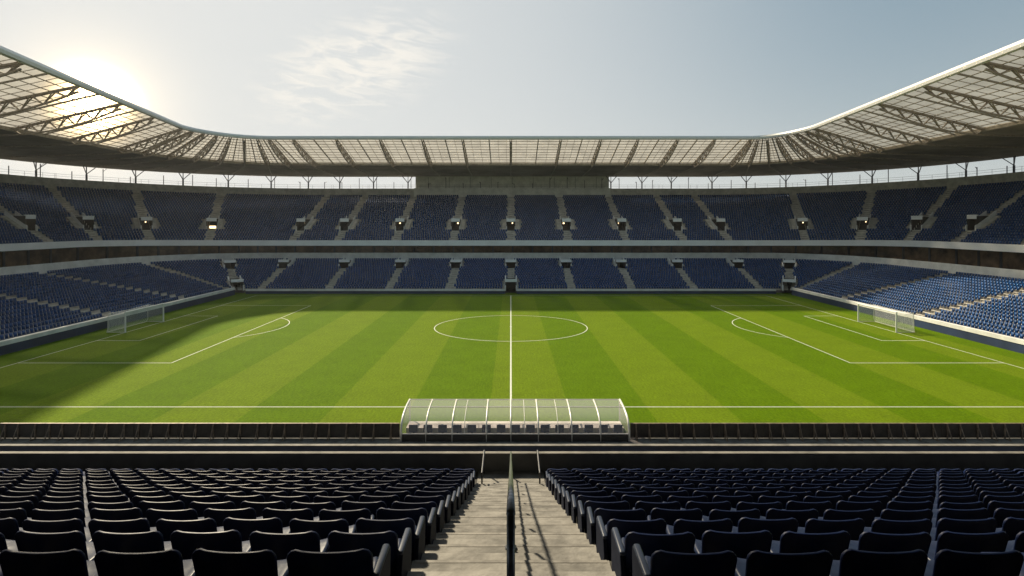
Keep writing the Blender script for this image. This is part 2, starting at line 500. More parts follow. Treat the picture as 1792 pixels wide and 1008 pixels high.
class Tier:
    """a raked tier of N rows between a front and a back ring"""
    def __init__(s, front, back, N, aisles, hw, vrows, vhw):
        s.front, s.back, s.N, s.aisles, s.hw, s.vrows, s.vhw = front, back, N, aisles, hw, vrows, vhw
        ex = []
        for (seg, v, kind) in aisles:
            d = vhw
            if seg in (1, 3):
                P = np.array(s.p(seg, v, 0.6)); Q = np.array(s.p(seg, v + 1, 0.6))
                d = vhw / np.linalg.norm((Q - P)[:2])
            ex += [(seg, v - d), (seg, v + d)]
        s.S = stations(front['XL'], front['XR'], ex)
        s.F = ring(front, s.S); s.B = ring(back, s.S)
    def p(s, seg, v, u):
        a = np.array(ring_pt(s.front, seg, v)); c = np.array(ring_pt(s.back, seg, v))
        return a + (c - a) * u
    def row(s, u): return s.F + (s.B - s.F) * u
    def cut_cells(s):
        cut = set()
        for (seg, v, kind) in s.aisles:
            for (r0, r1) in s.vr(kind):
                d = s.vhw
                if seg in (1, 3):
                    P = s.p(seg, v, 0.6); Q = s.p(seg, v + 1, 0.6)
                    d = s.vhw / np.linalg.norm((Q - P)[:2])
                for k in range(len(s.S) - 1):
                    a, c = s.S[k], s.S[k + 1]
                    if a[0] == seg and c[0] == seg:
                        mid = (a[1] + c[1]) / 2
                        if abs(mid - v) < d:
                            for r in range(r0, r1): cut.add((r, k))
        return cut
    def vr(s, kind):
        if kind == 'none': return ()
        return s.vrows[kind]
    def terrace(s):
        """stepped surface: treads and risers"""
        N = s.N; cut = s.cut_cells()
        rows = []
        zs = []
        for r in range(N):
            a = s.row(r / N); c = s.row((r + 1) / N)
            za = a[:, 2].copy()
            e0 = a.copy(); e1 = c.copy()
            e1[:, 2] = za
            rows += [e0, e1]
        mb = MB()
        def mask(i, k):
            return (i // 2, k) not in cut
        mb.sweep(rows, mi=0, mask=mask)
        return mb
    def frame(s, seg, v, r):
        P = s.p(seg, v, r / s.N); Q = s.p(seg, v, (r + 1) / s.N)
        n = Q - P
        step = np.linalg.norm(n[:2]); rise = n[2]
        nn = np.array((n[0], n[1], 0)) / step
        t_ = np.array((nn[1], -nn[0], 0))     # to the right when looking outwards
        return P, t_, nn, step, rise
    def seats(s, pitch, wide, skip=None):
        """positions and facing of every seat"""
        out = []
        for r in range(s.N):
            pl = s.row((r + 0.62) / s.N); pl[:, 2] = s.row(r / s.N)[:, 2]
            seg = np.linalg.norm(np.diff(pl[:, :2], axis=0), axis=1)
            L = np.concatenate(([0], np.cumsum(seg)))
            q = np.arange(pitch, L[-1], pitch)
            idx = np.clip(np.searchsorted(L, q) - 1, 0, len(seg) - 1)
            f = ((q - L[idx]) / seg[idx])[:, None]
            P = pl[idx] * (1 - f) + pl[idx + 1] * f
            T = (pl[idx + 1] - pl[idx]); T[:, 2] = 0
            T /= np.linalg.norm(T, axis=1)[:, None]
            keep = np.ones(len(q), bool)
            for (sg, v, kind) in s.aisles:
                A = s.p(sg, v, (r + 0.62) / s.N)
                hw = s.hw
                for (r0, r1) in s.vr(kind):
                    if r0 <= r < r1: hw = wide
                keep &= np.linalg.norm(P[:, :2] - A[None, :2], axis=1) > hw + pitch * 0.5
            if skip is not None: keep &= ~skip(r, P)
            out.append(np.concatenate((P[keep], T[keep]), axis=1))
        return np.concatenate(out)


# lower tier
LF = spec(58.5, 59.5, 115.0, -13.9, -14.3, 58.2, 59.2)
LB = spec(85.0, 80.0, 131.0, -9.2, -9.0, 58.2, 59.2)
far_l = [(2, x, 'top') for x in (-53.5, -39.2, -26, -13)] + [(2, 0.0, 'both')] + [(2, x, 'top') for x in (13, 26, 39.2, 53.5)]
side_y = (97, 79, 61, 43)
low_a = [(0, y, 'none') for y in side_y] + [(1, 30, 'none'), (1, 68, 'both')] + far_l + [(3, 68, 'both'), (3, 30, 'none')] + [(4, y, 'none') for y in side_y]
lower = Tier(LF, LB, 17, low_a, 0.62, {'top': ((12, 16),), 'both': ((12, 16), (0, 5))}, 1.05)
# upper tier
UF = spec(88.5, 85.0, 129.2, -4.4, -4.9, 54, 54)
UB = spec(107.0, 102.5, 155.5, 8.2, 7.9, 54, 54)
far_u = [(2, x, 'mid') for x in (-42, -28, -14, 0, 14, 28, 42)]
far_u = [(2, -53.0, 'mid')] + far_u + [(2, 53.0, 'mid')]
up_a = [(0, y, 'mid') for y in (104, 90, 76, 62, 48)] + [(1, a, 'mid') for a in (17, 38, 60)] + far_u + [(3, a, 'mid') for a in (60, 38, 17)] + [(4, y, 'mid') for y in (104, 90, 76, 62, 48)]
upper = Tier(UF, UB, 25, up_a, 0.72, {'mid': ((6, 11),)}, 0.95)

low = thing('lower_stand', 'lower ring of blue seating terraces directly around the pitch', 'stand', (0, 115, 0))
upp = thing('upper_stand', 'upper ring of blue seating terraces above the dark concourse', 'stand', (0, 130, 10))
def par(mb, name, mats, parent, **k):
    """a part built in world coordinates under a thing (or under one of its parts)"""
    o = mb.build(name, mats, None, **k)
    o.parent = parent
    top = parent.parent if parent.parent else parent
    o.matrix_parent_inverse = Matrix.Identity(4) if parent.parent else Matrix.Translation(-Vector(top.location))
    return o

par(lower.terrace(), 'terrace', 'concrete', low)
par(upper.terrace(), 'terrace', 'concrete', upp)

def stairways(T, parent, wd):
    for (seg, v, kind) in T.aisles:
        blocked = [r for (r0, r1) in T.vr(kind) for r in range(r0, r1)]
        mb = MB()
        for r in range(T.N + 1):
            if r == T.N or r in blocked or (r - 1) in blocked:
                if mb.f: par(mb, 'stairway', 'stair_concrete', parent)
                mb = MB()
                continue
            P, t_, n, step, rise = T.frame(seg, v, r)
            mb.frame_box(P, t_, n, -wd, wd, step * 0.5, step - 0.004, -0.05, rise * 0.5)
            mb.frame_box(P, t_, n, -wd, wd, 0.004, step * 0.5 - 0.004, -0.05, 0.012)
stairways(lower, low, 0.58)
stairways(upper, upp, 0.66)

def vomitories(T, parent, head, flank):
    for (seg, v, kind) in T.aisles:
        for (r0, r1) in T.vr(kind):
            P, t_, n, step, rise = T.frame(seg, v, r0)
            w_ = T.vhw
            dep = step * (r1 - r0)
            zb = -0.02
            top = rise * (r1 - r0)
            opening = min(2.3, top + 0.25)
            mb = MB()      # tunnel lining
            L = dep + 4.0
            tk = 0.18
            lo = -0.35 if r0 else -0.9
            mb.frame_box(P, t_, n, -w_ - tk, -w_ - 0.004, 0.02, L, lo, top + 0.3)
            mb.frame_box(P, t_, n, w_ + 0.004, w_ + tk, 0.02, L, lo, top + 0.3)
            mb.frame_box(P, t_, n, -w_, w_, L, L + 0.1, lo, top + 0.3)
            mb.frame_box(P, t_, n, -w_, w_, 0.02, L, lo - 0.1, lo + 0.02)
            mb.frame_box(P, t_, n, -w_, w_, 0.35, L, opening, opening + 0.15)
            tun = par(mb, 'tunnel', 'tunnel_dark', parent)
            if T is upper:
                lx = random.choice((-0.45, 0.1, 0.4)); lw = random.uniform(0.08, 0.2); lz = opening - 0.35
                if (seg, v) == (1, 60): lx, lw, lz = 0.0, 0.75, opening - 1.3  # added glowing panel in place of daylight through this corner tunnel
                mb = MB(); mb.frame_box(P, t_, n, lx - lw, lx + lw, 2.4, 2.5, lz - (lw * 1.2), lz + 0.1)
                par(mb, 'lamp_or_daylight_panel', 'tunnel_glow', tun)
            mb = MB()      # head slab over the opening
            mb.frame_box(P, t_, n, -w_ - 0.16, w_ + 0.16, 0.0, 0.34, opening - 0.05, max(top, opening) + head)
            par(mb, 'lintel', 'fascia_panel', parent)
            for sg in (-1, 1):
                mb = MB()
                a0, a1 = sorted((sg * (w_ + 0.02), sg * (w_ + 0.26)))
                mb.frame_box(P, t_, n, a0, a1, -0.25, dep + 0.3, -0.1, 0.95, shear=rise / step)
                par(mb, 'side_wall', 'pale_concrete', parent)
                if flank:
                    mb = MB()
                    a0, a1 = sorted((sg * (w_ + 0.28), sg * (w_ + 0.28 + flank)))
                    mb.frame_box(P, t_, n, a0, a1, 0.1, dep, 0.0, 0.42, shear=rise / step)
                    par(mb, 'landing_slab', 'concrete', parent)
vomitories(lower, low, 0.55, 0.0)
vomitories(upper, upp, 0.55, 0.95)

# walls of the bowl
def wall_ring(T_S, lo, hi, inner, outer, z0, z1):
    """closed section between two rings: inner face .. outer face, z0..z1 are offsets from ring height"""
    a = ring(inner, T_S); c = ring(outer, T_S)
    r1 = a.copy(); r1[:, 2] += z0
    r2 = a.copy(); r2[:, 2] += z1
    r3 = c.copy(); r3[:, 2] = r2[:, 2]
    r4 = c.copy(); r4[:, 2] = r1[:, 2]
    return [r1, r2, r3, r4]

def off(sp_, d, dz=0.0):
    q = dict(sp_); q['AL'] += d; q['AR'] += d; q['D'] += d; q['HL'] += dz; q['HF'] += dz
    return q
SL, SU = lower.S, upper.S
# back wall of the lower tier (pale band) and concourse behind it
mb = MB(); mb.sweep(wall_ring(SL, 0, 1, LB, off(LB, 0.35), -0.3, 1.85), closed=True, caps=True)
par(mb, 'back_wall', 'pale_concrete', low)
mb = MB(); mb.sweep([ring(off(LB, 0.36, 1.2), SL), ring(off(LB, 9.5, 1.2), SL)])
par(mb, 'concourse_floor', 'dark_concrete', low)
cw = off(LB, 7.5, 1.2)
mb = MB(); mb.sweep(wall_ring(SL, 0, 1, cw, off(cw, 0.3), 0.0, 3.4), closed=True, caps=True)
con = par(mb, 'concourse_wall', 'concourse_glass', low)
rg = ring(cw, SL)
dd = 0
for i in range(1, len(rg)):
    dd += np.linalg.norm(rg[i] - rg[i - 1])
    if dd > 4.2:
        dd = 0
        mb = MB(); mb.box(rg[i][0] - 0.16, rg[i][0] + 0.16, rg[i][1] - 0.35, rg[i][1] + 0.1, rg[i][2], rg[i][2] + 3.3)
        par(mb, 'mullion', 'dark_steel', con)
# fascia of the upper tier, its underside, and the rim wall at the top
FA = dict(UF); FA.update(AL=UF['AL'] - 0.5, AR=UF['AR'] - 0.5, D=UF['D'] - 0.5)
fz = ring(FA, SU); back_ = ring(off(UF, 0.02), SU)
def at_h(rg, h):
    q = rg.copy(); q[:, 2] = EYE + h
    return q
hl = np.array([(-3.55 if s_[0] in (0, 4) else (-4.05 if s_[0] == 2 else -3.55 - 0.5 * math.sin(R(s_[1])) ** 2)) for s_ in SU])
def with_h(rg, dh):
    q = rg.copy(); q[:, 2] = EYE + hl + dh
    return q
mb = MB(); mb.sweep([with_h(fz, -1.28), with_h(fz, 0), with_h(back_, 0), with_h(back_, -1.28)], closed=True, caps=True)
par(mb, 'fascia', 'fascia_panel', upp)
ub = ring(off(UB, 0.3), SU)
mb = MB()
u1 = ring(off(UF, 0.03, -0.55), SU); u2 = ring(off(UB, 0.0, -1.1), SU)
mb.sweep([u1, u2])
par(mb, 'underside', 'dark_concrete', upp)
mb = MB(); mb.sweep(wall_ring(SU, 0, 1, UB, off(UB, 0.5), -1.3, 2.2), closed=True, caps=True)
par(mb, 'rim_wall', 'concrete', upp)
mb = MB()      # thin guard rail along the rim
rg = ring(off(UB, 0.25, 2.2), SU)
for hh in (0.55, 1.05):
    q = rg.copy(); q[:, 2] += hh
    mb.tube(q[::2], 0.025, 4)
for i in range(0, len(rg), 1):
    p = rg[i]; mb.bar(p, p + np.array((0, 0, 1.1)), 0.04)
par(mb, 'rim_railing', 'dark_steel', upp)

dd = 0
for i in range(1, len(rg)):
    dd += np.linalg.norm(rg[i] - rg[i - 1])
    if dd > 4.6:
        dd = 0
        p = rg[i]; h_ = random.choice((1.5, 1.9, 2.4, 3.0, 3.2))
        mb = MB(); mb.bar(p, p + np.array((0, 0, h_)), 0.13)
        if random.random() < 0.5: mb.bar(p + np.array((0, 0, h_ * 0.8)), p + np.array((random.uniform(-0.8, 0.8), 0.4, h_ + 0.1)), 0.09)
        par(mb, 'stanchion', 'dark_steel', upp)

# ------------------------------------------------------------------ perimeter walls
def perimeter(name, label, S, sp_, zt, cop):
    o = thing(name, label, 'wall', (float(ring(sp_, S)[len(S) // 2][0]), float(ring(sp_, S)[len(S) // 2][1]), 0))
    a = ring(off(sp_, -0.55), S); c = ring(off(sp_, -0.1), S)
    def z(r_, h): q = r_.copy(); q[:, 2] = h; return q
    mb = MB(); mb.sweep([z(a, -0.1), z(a, zt - cop), z(c, zt - cop), z(c, -0.1)], closed=True, caps=True)
    par(mb, 'wall_panel', 'navy_wall', o)
    a2 = ring(off(sp_, -0.62), S); c2 = ring(off(sp_, -0.02), S)
    mb = MB(); mb.sweep([z(a2, zt - cop + 0.003), z(a2, zt), z(c2, zt), z(c2, zt - cop + 0.003)], closed=True, caps=True)
    par(mb, 'coping', 'pale_concrete', o)
perimeter('perimeter_wall', 'navy wall with pale coping along the left end behind the goal', [s_ for s_ in SL if s_[0] == 0] + [(1, 0), (1, 30), (1, 50)], LF, 1.55, 0.5)
perimeter('perimeter_wall', 'navy wall with pale coping along the right end behind the goal', [(3, 50), (3, 30)] + [s_ for s_ in SL if s_[0] == 4], LF, 1.55, 0.5)
FX = [(2, -x) for x in (56.5, 40, 20, 1.3)][::1]
perimeter('perimeter_wall', 'low navy wall left of the central tunnel under the far stand', FX, LF, 0.95, 0.35)
perimeter('perimeter_wall', 'low navy wall right of the central tunnel under the far stand', [(2, x) for x in (1.3, 20, 40, 56.5)], LF, 0.95, 0.35)

# ------------------------------------------------------------------ press box
pb = thing('press_box', 'long plain concrete block in the middle above the far upper stand', 'press box', (0.4, 152, 23))
mb = MB(); mb.box(-27.7, 28.5, 156.1, 160, 22.0, 28.9); par(mb, 'block', 'box_concrete', pb)
mb = MB(); mb.box(-28.0, 28.8, 155.3, 156.097, 22.6, 25.2); par(mb, 'parapet', 'box_concrete', pb)
for x in np.linspace(-24, 24.8, 9):
    mb = MB(); mb.box(x - 0.04, x + 0.04, 156.0, 156.097, 25.2, 28.4); par(mb, 'panel_joint', 'dark_concrete', pb)

# ------------------------------------------------------------------ canopy roof
RE = spec(66.3, 61.2, 122.0, 19.3, 19.3, 54, 54, 0.19, 0.115)    # front edge
RM = spec(80.0, 76.0, 137.0, 15.1, 15.1, 54, 54)                  # ring beam
RR = spec(108.0, 103.5, 157.0, 13.6, 13.6, 54, 54)                # rear edge
tr_st = [(0, y) for y in (20, 31, 42, 53, 64, 75, 86, 97)] + [(1, a) for a in (2, 14, 26, 38, 50, 62, 74, 85)] + \
        [(2, x) for x in (-49.6, -39.8, -29.8, -20.2, -11, 0, 11.4, 20.5, 29, 38, 46.5)] + \
        [(3, a) for a in (85, 74, 62, 50, 38, 26, 14, 2)] + [(4, y) for y in (97, 86, 75, 64, 53, 42, 31, 20)]
SR = stations(54, 54, tr_st)
roof = thing('canopy_roof', 'sweeping stadium canopy of milky sheets on steel trusses over the stands', 'roof', (0, 122, 30))
e, mth, rr = ring(RE, SR), ring(RM, SR), ring(RR, SR)
def nudge(rg, dn, dz):      # move outwards (dn) along the edge->ring beam direction
    d = (mth - e); d[:, 2] = 0; d /= np.linalg.norm(d, axis=1)[:, None]
    q = rg + d * dn; q[:, 2] += dz
    return q
mb = MB(); mb.sweep([nudge(e, -0.35, -0.25), nudge(e, -0.45, 0.15), nudge(e, -0.3, 0.52), nudge(e, 0.3, 0.55), nudge(e, 0.3, -0.25)], closed=True, caps=True)
par(mb, 'edge_beam', 'white_metal', roof)
mb = MB(); mb.sweep([nudge(mth, -0.35, -0.35), nudge(mth, -0.35, 0.3), nudge(mth, 0.3, 0.3), nudge(mth, 0.3, -0.35)], closed=True, caps=True)
par(mb, 'ring_beam', 'steel', roof)
# solid rear part: soffit and a deck above
s1, s2 = nudge(mth, 0.32, -0.1), rr.copy()
s3, s4 = rr.copy(), nudge(mth, 0.32, 0.45)
s3[:, 2] += 0.7
mb = MB(); mb.sweep([s1, s2, s3, s4], closed=True, caps=True)
par(mb, 'soffit', 'soffit', roof)
# panels between trusses
ti = [SR.index((a, round(float(v), 5))) for a, v in tr_st]
NU = 9
for a, c in zip(ti[:-1], ti[1:]):
    mb = MB()
    idx = list(range(a, c + 1))
    r0 = nudge(e, 0.3, 0.2)[idx]; r1 = nudge(mth, -0.36, 0.2)[idx]
    rows = [r0 + (r1 - r0) * u for u in np.linspace(0, 1, 5)]
    mb.sweep(rows, mi=0)
    # glazing bars of the panel
    for f_ in (0.167, 0.333, 0.5, 0.667, 0.833):
        x = f_ * (len(idx) - 1); i0 = int(x); i1 = min(i0 + 1, len(idx) - 1); fr = x - i0
        p = r0[i0] * (1 - fr) + r0[i1] * fr; q = r1[i0] * (1 - fr) + r1[i1] * fr
        mb.bar(p - np.array((0, 0, .06)), q - np.array((0, 0, .06)), 0.07 if f_ != 0.5 else 0.2, 0.07 if f_ != 0.5 else 0.24, mi=1)
    par(mb, 'roof_panel', ['roof_sheet', 'steel'], roof, recalc=False)
# purlins
for u in np.linspace(0.1, 0.92, NU):
    q = nudge(e, 0.3, 0.0) * (1 - u) + nudge(mth, -0.36, 0.0) * u
    mb = MB(); mb.tube(q, 0.07, 4)
    par(mb, 'purlin', 'steel', roof)
# trusses: top chord under the sheets, curved bottom chord, zigzag web
for (sg, v) in tr_st:
    P = np.array(ring_pt(RE, sg, v)); Q = np.array(ring_pt(RM, sg, v))
    E = np.array(ring_pt(RR, sg, v))
    mb = MB()
    n = 12
    top = [P + (Q - P) * (0.02 + 0.97 * i / n) - np.array((0, 0, 0.10)) for i in range(n + 1)]
    bot = []
    for i in range(n + 1):
        u = i / n
        dep = 0.25 + 1.45 * math.sin(math.pi * min(1, 0.08 + u * 0.80)) ** 0.8
        bot.append(top[i] - np.array((0, 0, dep)))
    side = np.cross((Q - P) / np.linalg.norm(Q - P), (0, 0, 1)); side /= np.linalg.norm(side)
    for i in range(n):
        for s_ in (-0.22, 0.22):
            mb.bar(top[i] + side * s_, top[i + 1] + side * s_, 0.16, 0.24)
        mb.bar(bot[i], bot[i + 1], 0.23, 0.23)
        for s_ in (-0.22, 0.22):
            if i % 2 == 0: mb.bar(top[i] + side * s_, bot[i + 1], 0.13)
            else: mb.bar(bot[i], top[i + 1] + side * s_, 0.13)
        mb.bar(top[i] - side * 0.22, top[i] + side * 0.22, 0.07)
    # tail running on under the soffit
    mb.bar(bot[n], E * 0.8 + Q * 0.2 - np.array((0, 0, 0.35)), 0.22, 0.26)
    par(mb, 'roof_truss', 'steel', roof)
# columns from the rim up to the roof
for j, (sg, v) in enumerate(tr_st):
    if sg == 2 and abs(v) < 27: continue
    B_ = np.array(ring_pt(off(UB, 0.25, 2.2), sg, v)); E = np.array(ring_pt(RR, sg, v)); Q = np.array(ring_pt(RM, sg, v))
    o_ = (E - Q); o_[2] = 0; o_ /= np.linalg.norm(o_)
    t_ = np.array((-o_[1], o_[0], 0))
    top = B_.copy(); top[2] = E[2] + 0.05
    mb = MB()
    k = 0.45
    mid = B_ * (1 - k) + top * k
    mb.bar(B_, mid, 0.3)
    mb.bar(mid, top + t_ * 1.5 - o_ * 1.2, 0.16); mb.bar(mid, top - t_ * 1.5 - o_ * 1.2, 0.16)
    mb.bar(mid, top, 0.16)
    par(mb, 'column', 'dark_steel', roof)

# ------------------------------------------------------------------ goals
def goal(label, s):
    o = thing('goal', label, 'goal', (s * GX, YC, 0))
    HW, HT, DP = 4.05, 2.75, 2.4
    def T(x, y, z): return (s * x, y, z)
    for y in (-HW, HW):
        mb = MB(); mb.tube([T(0, y, 0), T(0, y, HT - 0.1)], 0.1, 10); mb.build('goalpost', 'white_paint', o, smooth=False)
    mb = MB(); mb.tube([T(0, -HW - 0.085, HT), T(0, HW + 0.085, HT)], 0.1, 10); mb.build('crossbar', 'white_paint', o)
    for y in (-HW, HW):
        mb = MB(); mb.tube([T(DP + 0.15, y, 0.04), T(DP, y, 0.5), T(DP - 0.02, y, HT - 0.1)], 0.035, 6)
        mb.build('net_support', 'white_metal', o)
    mb = MB()
    mb.tube([T(0.1, -HW, 0.04), T(DP + 0.15, -HW, 0.04), T(DP + 0.15, HW, 0.04), T(0.1, HW, 0.04)], 0.045, 6)
    mb.build('ground_bar', 'white_metal', o)
    # net with uv in metres, sagging a little
    me = bpy.data.meshes.new('net'); V = []; F = []; UV = []
    def sheet(fn, nu, nv, lu, lv):
        b0 = len(V)
        for i in range(nu + 1):
            for j in range(nv + 1): V.append(fn(i / nu, j / nv))
        for i in range(nu):
            for j in range(nv):
                F.append((b0 + i * (nv + 1) + j, b0 + (i + 1) * (nv + 1) + j, b0 + (i + 1) * (nv + 1) + j + 1, b0 + i * (nv + 1) + j + 1))
                for a, c in ((0, 0), (1, 0), (1, 1), (0, 1)): UV.append(((i + a) / nu * lu, (j + c) / nv * lv))
    sag = lambda u: 0.10 * math.sin(math.pi * u)
    sheet(lambda u, v: T(DP + 0.12 * (1 - v) ** 2 - 0.02 + sag(v) * 0.4, -HW + 2 * HW * u, 0.05 + v * (HT - 0.12 - sag(u))), 16, 8, 2 * HW, HT)
    sheet(lambda u, v: T(DP * u, -HW + 2 * HW * v, HT - 0.03 - 0.07 * u - sag(u) - sag(v) * u), 8, 16, DP, 2 * HW)
    for y in (-HW, HW):
        sheet(lambda u, v: T(DP * u, y, 0.05 + v * (HT - 0.1 - sag(u))), 6, 6, DP, HT)
    me.from_pydata(V, [], F)
    ul = me.uv_layers.new(name='UVMap')
    ul.data.foreach_set('uv', [x for p in UV for x in p])
    me.materials.append(MATS['net'])
    link(bpy.data.objects.new('net', me), o)
goal('white goal in the shade at the left end of the pitch', -1)
goal('white goal in sunlight at the right end of the pitch', 1)

# ------------------------------------------------------------------ dugout
dx = [-7.57, -5.86, -4.05, -1.69, 0, 1.89, 4.2, 6.18, 8.15]
dg = thing('dugout', 'curved clear sheltered team dugout at the halfway line', 'dugout', (0.29, 38.2, 0))
prof = [(36.98, 0.5), (37.0, 0.78), (37.1, 1.03), (37.32, 1.27), (37.68, 1.47), (38.2, 1.62), (38.85, 1.73), (39.6, 1.79), (40.25, 1.80)]
for x in dx:
    mb = MB()
    rw = 0.06 if x not in (dx[0], dx[-1]) else 0.075
    mb.tube([(x, 36.98, -0.01)] + [(x, y, z) for y, z in prof], rw, 8)
    par(mb, 'arch', 'white_metal', dg, smooth=True)
for x in (-3.2, 0.95, 3.25):
    mb = MB(); mb.tube([(x, y, z + 0.01) for y, z in prof], 0.025, 6); par(mb, 'glazing_bar', 'white_metal', dg)
for k, nm in ((0, 'rail'), (6, 'rail'), (8, 'rail')):
    mb = MB(); mb.tube([(dx[0], prof[k][0], prof[k][1]), (dx[-1], prof[k][0], prof[k][1])], 0.04, 6); par(mb, 'rail', 'white_metal', dg)
for a, c in zip(dx[:-1], dx[1:]):
    mb = MB()
    mb.sweep([[(a + 0.065, y, z), (c - 0.065, y, z)] for y, z in prof])
    par(mb, 'glazing', 'clear_sheet', dg, smooth=True)
for x in (dx[0], dx[-1]):
    mb = MB()
    n_ = len(prof)
    mb.add([(x, y, z) for y, z in prof] + [(x, 40.25, 0.06), (x, 36.98, 0.06)], [tuple(range(n_ + 2))])
    par(mb, 'end_glazing', 'clear_sheet', dg)
    mb = MB(); mb.tube([(x, 40.25, 0), (x, 40.25, 1.8)], 0.05, 8); par(mb, 'post', 'white_metal', dg)
mb = MB(); mb.box(dx[0] + 0.08, dx[-1] - 0.08, 36.93, 37.0, 0, 0.47); par(mb, 'base_panel', 'black_panel', dg)
mb = MB(); mb.box(dx[0] + 0.1, dx[-1] - 0.1, 38.3, 39.6, 0.0, 0.42); par(mb, 'platform', 'concrete', dg)
nseat = 15
for i in range(nseat):
    x = dx[0] + 0.75 + i * (dx[-1] - dx[0] - 1.4) / (nseat - 1)
    mb = MB()
    mb.box(x - 0.31, x + 0.31, 37.50, 37.60, 0.42, 0.93)
    mb.box(x - 0.29, x + 0.29, 37.603, 38.05, 0.36, 0.46)
    mb.box(x - 0.05, x + 0.05, 37.7, 37.8, 0.0, 0.36)
    o = par(mb, 'dugout_seat', 'seat_near', dg)
    bv = o.modifiers.new('bevel', 'BEVEL'); bv.width = 0.04; bv.segments = 2

# ------------------------------------------------------------------ perimeter boards seen from behind
WORDS = ['first', 'second', 'third', 'fourth', 'fifth', 'sixth', 'seventh', 'eighth', 'ninth', 'tenth', 'eleventh', 'twelfth', 'thirteenth',
         'fourteenth', 'fifteenth', 'sixteenth', 'seventeenth', 'eighteenth', 'nineteenth', 'twentieth']
BW = 3.1
def make_board():
    o = thing('perimeter_board', 'x', 'board', (0, 37.5, 0), 'perimeter boards seen from behind')
    mb = MB(); mb.box(-BW / 2 + 0.01, BW / 2 - 0.01, -0.03, 0.05, 0.04, 1.02); mb.build('panel', 'board_back', o)
    mb = MB(); mb.box(-BW / 2 + 0.01, BW / 2 - 0.01, -0.07, 0.07, 1.023, 1.06); mb.build('top_rail', 'board_strut', o)
    for x in (-1.15, -0.25, 0.95):
        mb = MB(); mb.box(x - 0.04, x + 0.04, -0.10, -0.032, 0.0, 1.0)
        mb.bar((x, -0.1, 0.85), (x, -0.5, 0.03), 0.05); mb.bar((x, -0.55, 0.02), (x, -0.1, 0.02), 0.06, 0.04)
        mb.build('strut', 'board_strut', o)
    return o
proto = make_board()
used = False
def clone(o, loc):
    r_ = o.copy(); link(r_); r_.location = loc
    for ch in o.children:
        c = ch.copy(); link(c); c.parent = r_
        for gch in ch.children:
            d = gch.copy(); link(d); d.parent = c
    return r_
for s in (-1, 1):
    for i in range(9):
        x = (-7.75 if s < 0 else 8.33) + s * (BW * (i + 0.5))
        loc = (x, 37.5, 0)
        if not used:
            bo = proto; bo.location = loc; used = True
        else:
            bo = clone(proto, loc)
        bo['label'] = 'dark back of a perimeter board, %s to the %s of the dugout' % (WORDS[i], 'left' if s < 0 else 'right')

# ------------------------------------------------------------------ near stand
DROP, PITCH_R = 0.311, 0.75
B_H = 0.62
def top_h(d):
    if d <= 9.34: return -0.65 - 0.415 * d
    return -0.65 - 0.415 * 9.34 - 0.385 * (d - 9.34)
ROWS = [3.34 + 0.75 * k for k in range(-30, 14)]
near = thing('near_stand', 'shaded near stand of concrete rows the photo is taken from', 'stand', (0, 14.2, 0))
XN = 46.0
mb = MB()
prof2 = []
for d in ROWS:
    zf = EYE + top_h(d) - B_H
    prof2 += [(d - 0.12, zf), (d + 0.63, zf)]
zl = EYE + top_h(ROWS[-1]) - B_H
prof2[-1] = (14.25, zl)
mb.sweep([[(-XN, y, z), (XN, y, z)] for y, z in prof2])
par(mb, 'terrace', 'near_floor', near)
AW = 0.86
mb = MB()
for k, d in enumerate(ROWS):
    if d < -4: continue
    zf = EYE + top_h(d) - B_H
    mb.box(-AW, AW, d - 0.117, d + 0.62, zf - 0.05, zf + 0.012)
    if k > 0:
        zr = EYE + top_h(ROWS[k - 1]) - B_H - zf
        mb.box(-AW, AW, d - 0.117, d + 0.25, zf + 0.013, zf + zr * 0.5)
    mb.box(-AW + 0.02, AW - 0.02, d + 0.585, d + 0.6215, zf - 0.02, zf + 0.015, 1)
mb.box(-AW, AW, ROWS[-1] + 0.63, 14.25, zl - 0.05, zl + 0.012)
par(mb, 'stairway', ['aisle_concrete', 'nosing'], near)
# back wall and roof over the near stand
zb = EYE + top_h(ROWS[0]) - B_H
mb = MB(); mb.box(-XN, XN, ROWS[0] - 0.6, ROWS[0] - 0.13, zb - 3, 31.5); par(mb, 'back_wall', 'dark_concrete', near)
mb = MB(); mb.sweep([[(-XN - 10, y, z), (XN + 10, y, z)] for y, z in ((-26, 31.5), (22, 34.4), (22, 34.9), (-26, 32.2))], closed=True, caps=True)
par(mb, 'roof', 'soffit', near)
# drop beyond the parapet
mb = MB(); mb.box(-XN, XN, 14.3, 14.36, 0.0, zl - 0.02); par(mb, 'front_face', 'dark_concrete', near)

zt = EYE - 401 * 14.3 / 940
pw = thing('parapet', 'dark low concrete parapet with sunlit top below the seat rows', 'wall', (0, 14.4, zl))
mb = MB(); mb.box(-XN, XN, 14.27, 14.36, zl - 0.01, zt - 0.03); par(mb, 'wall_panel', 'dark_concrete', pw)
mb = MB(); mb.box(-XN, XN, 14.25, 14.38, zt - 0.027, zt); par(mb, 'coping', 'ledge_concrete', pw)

fw = thing('front_wall', 'thin dark wall with a bright coping beside the walkway', 'wall', (0, 34.1, 0))
mb = MB(); mb.box(-60, 60, 34.0, 34.18, -0.05, 0.90); par(mb, 'wall_panel', 'navy_wall', fw)
mb = MB(); mb.box(-60, 60, 33.96, 34.24, 0.903, 0.95); par(mb, 'coping', 'ledge_concrete', fw)

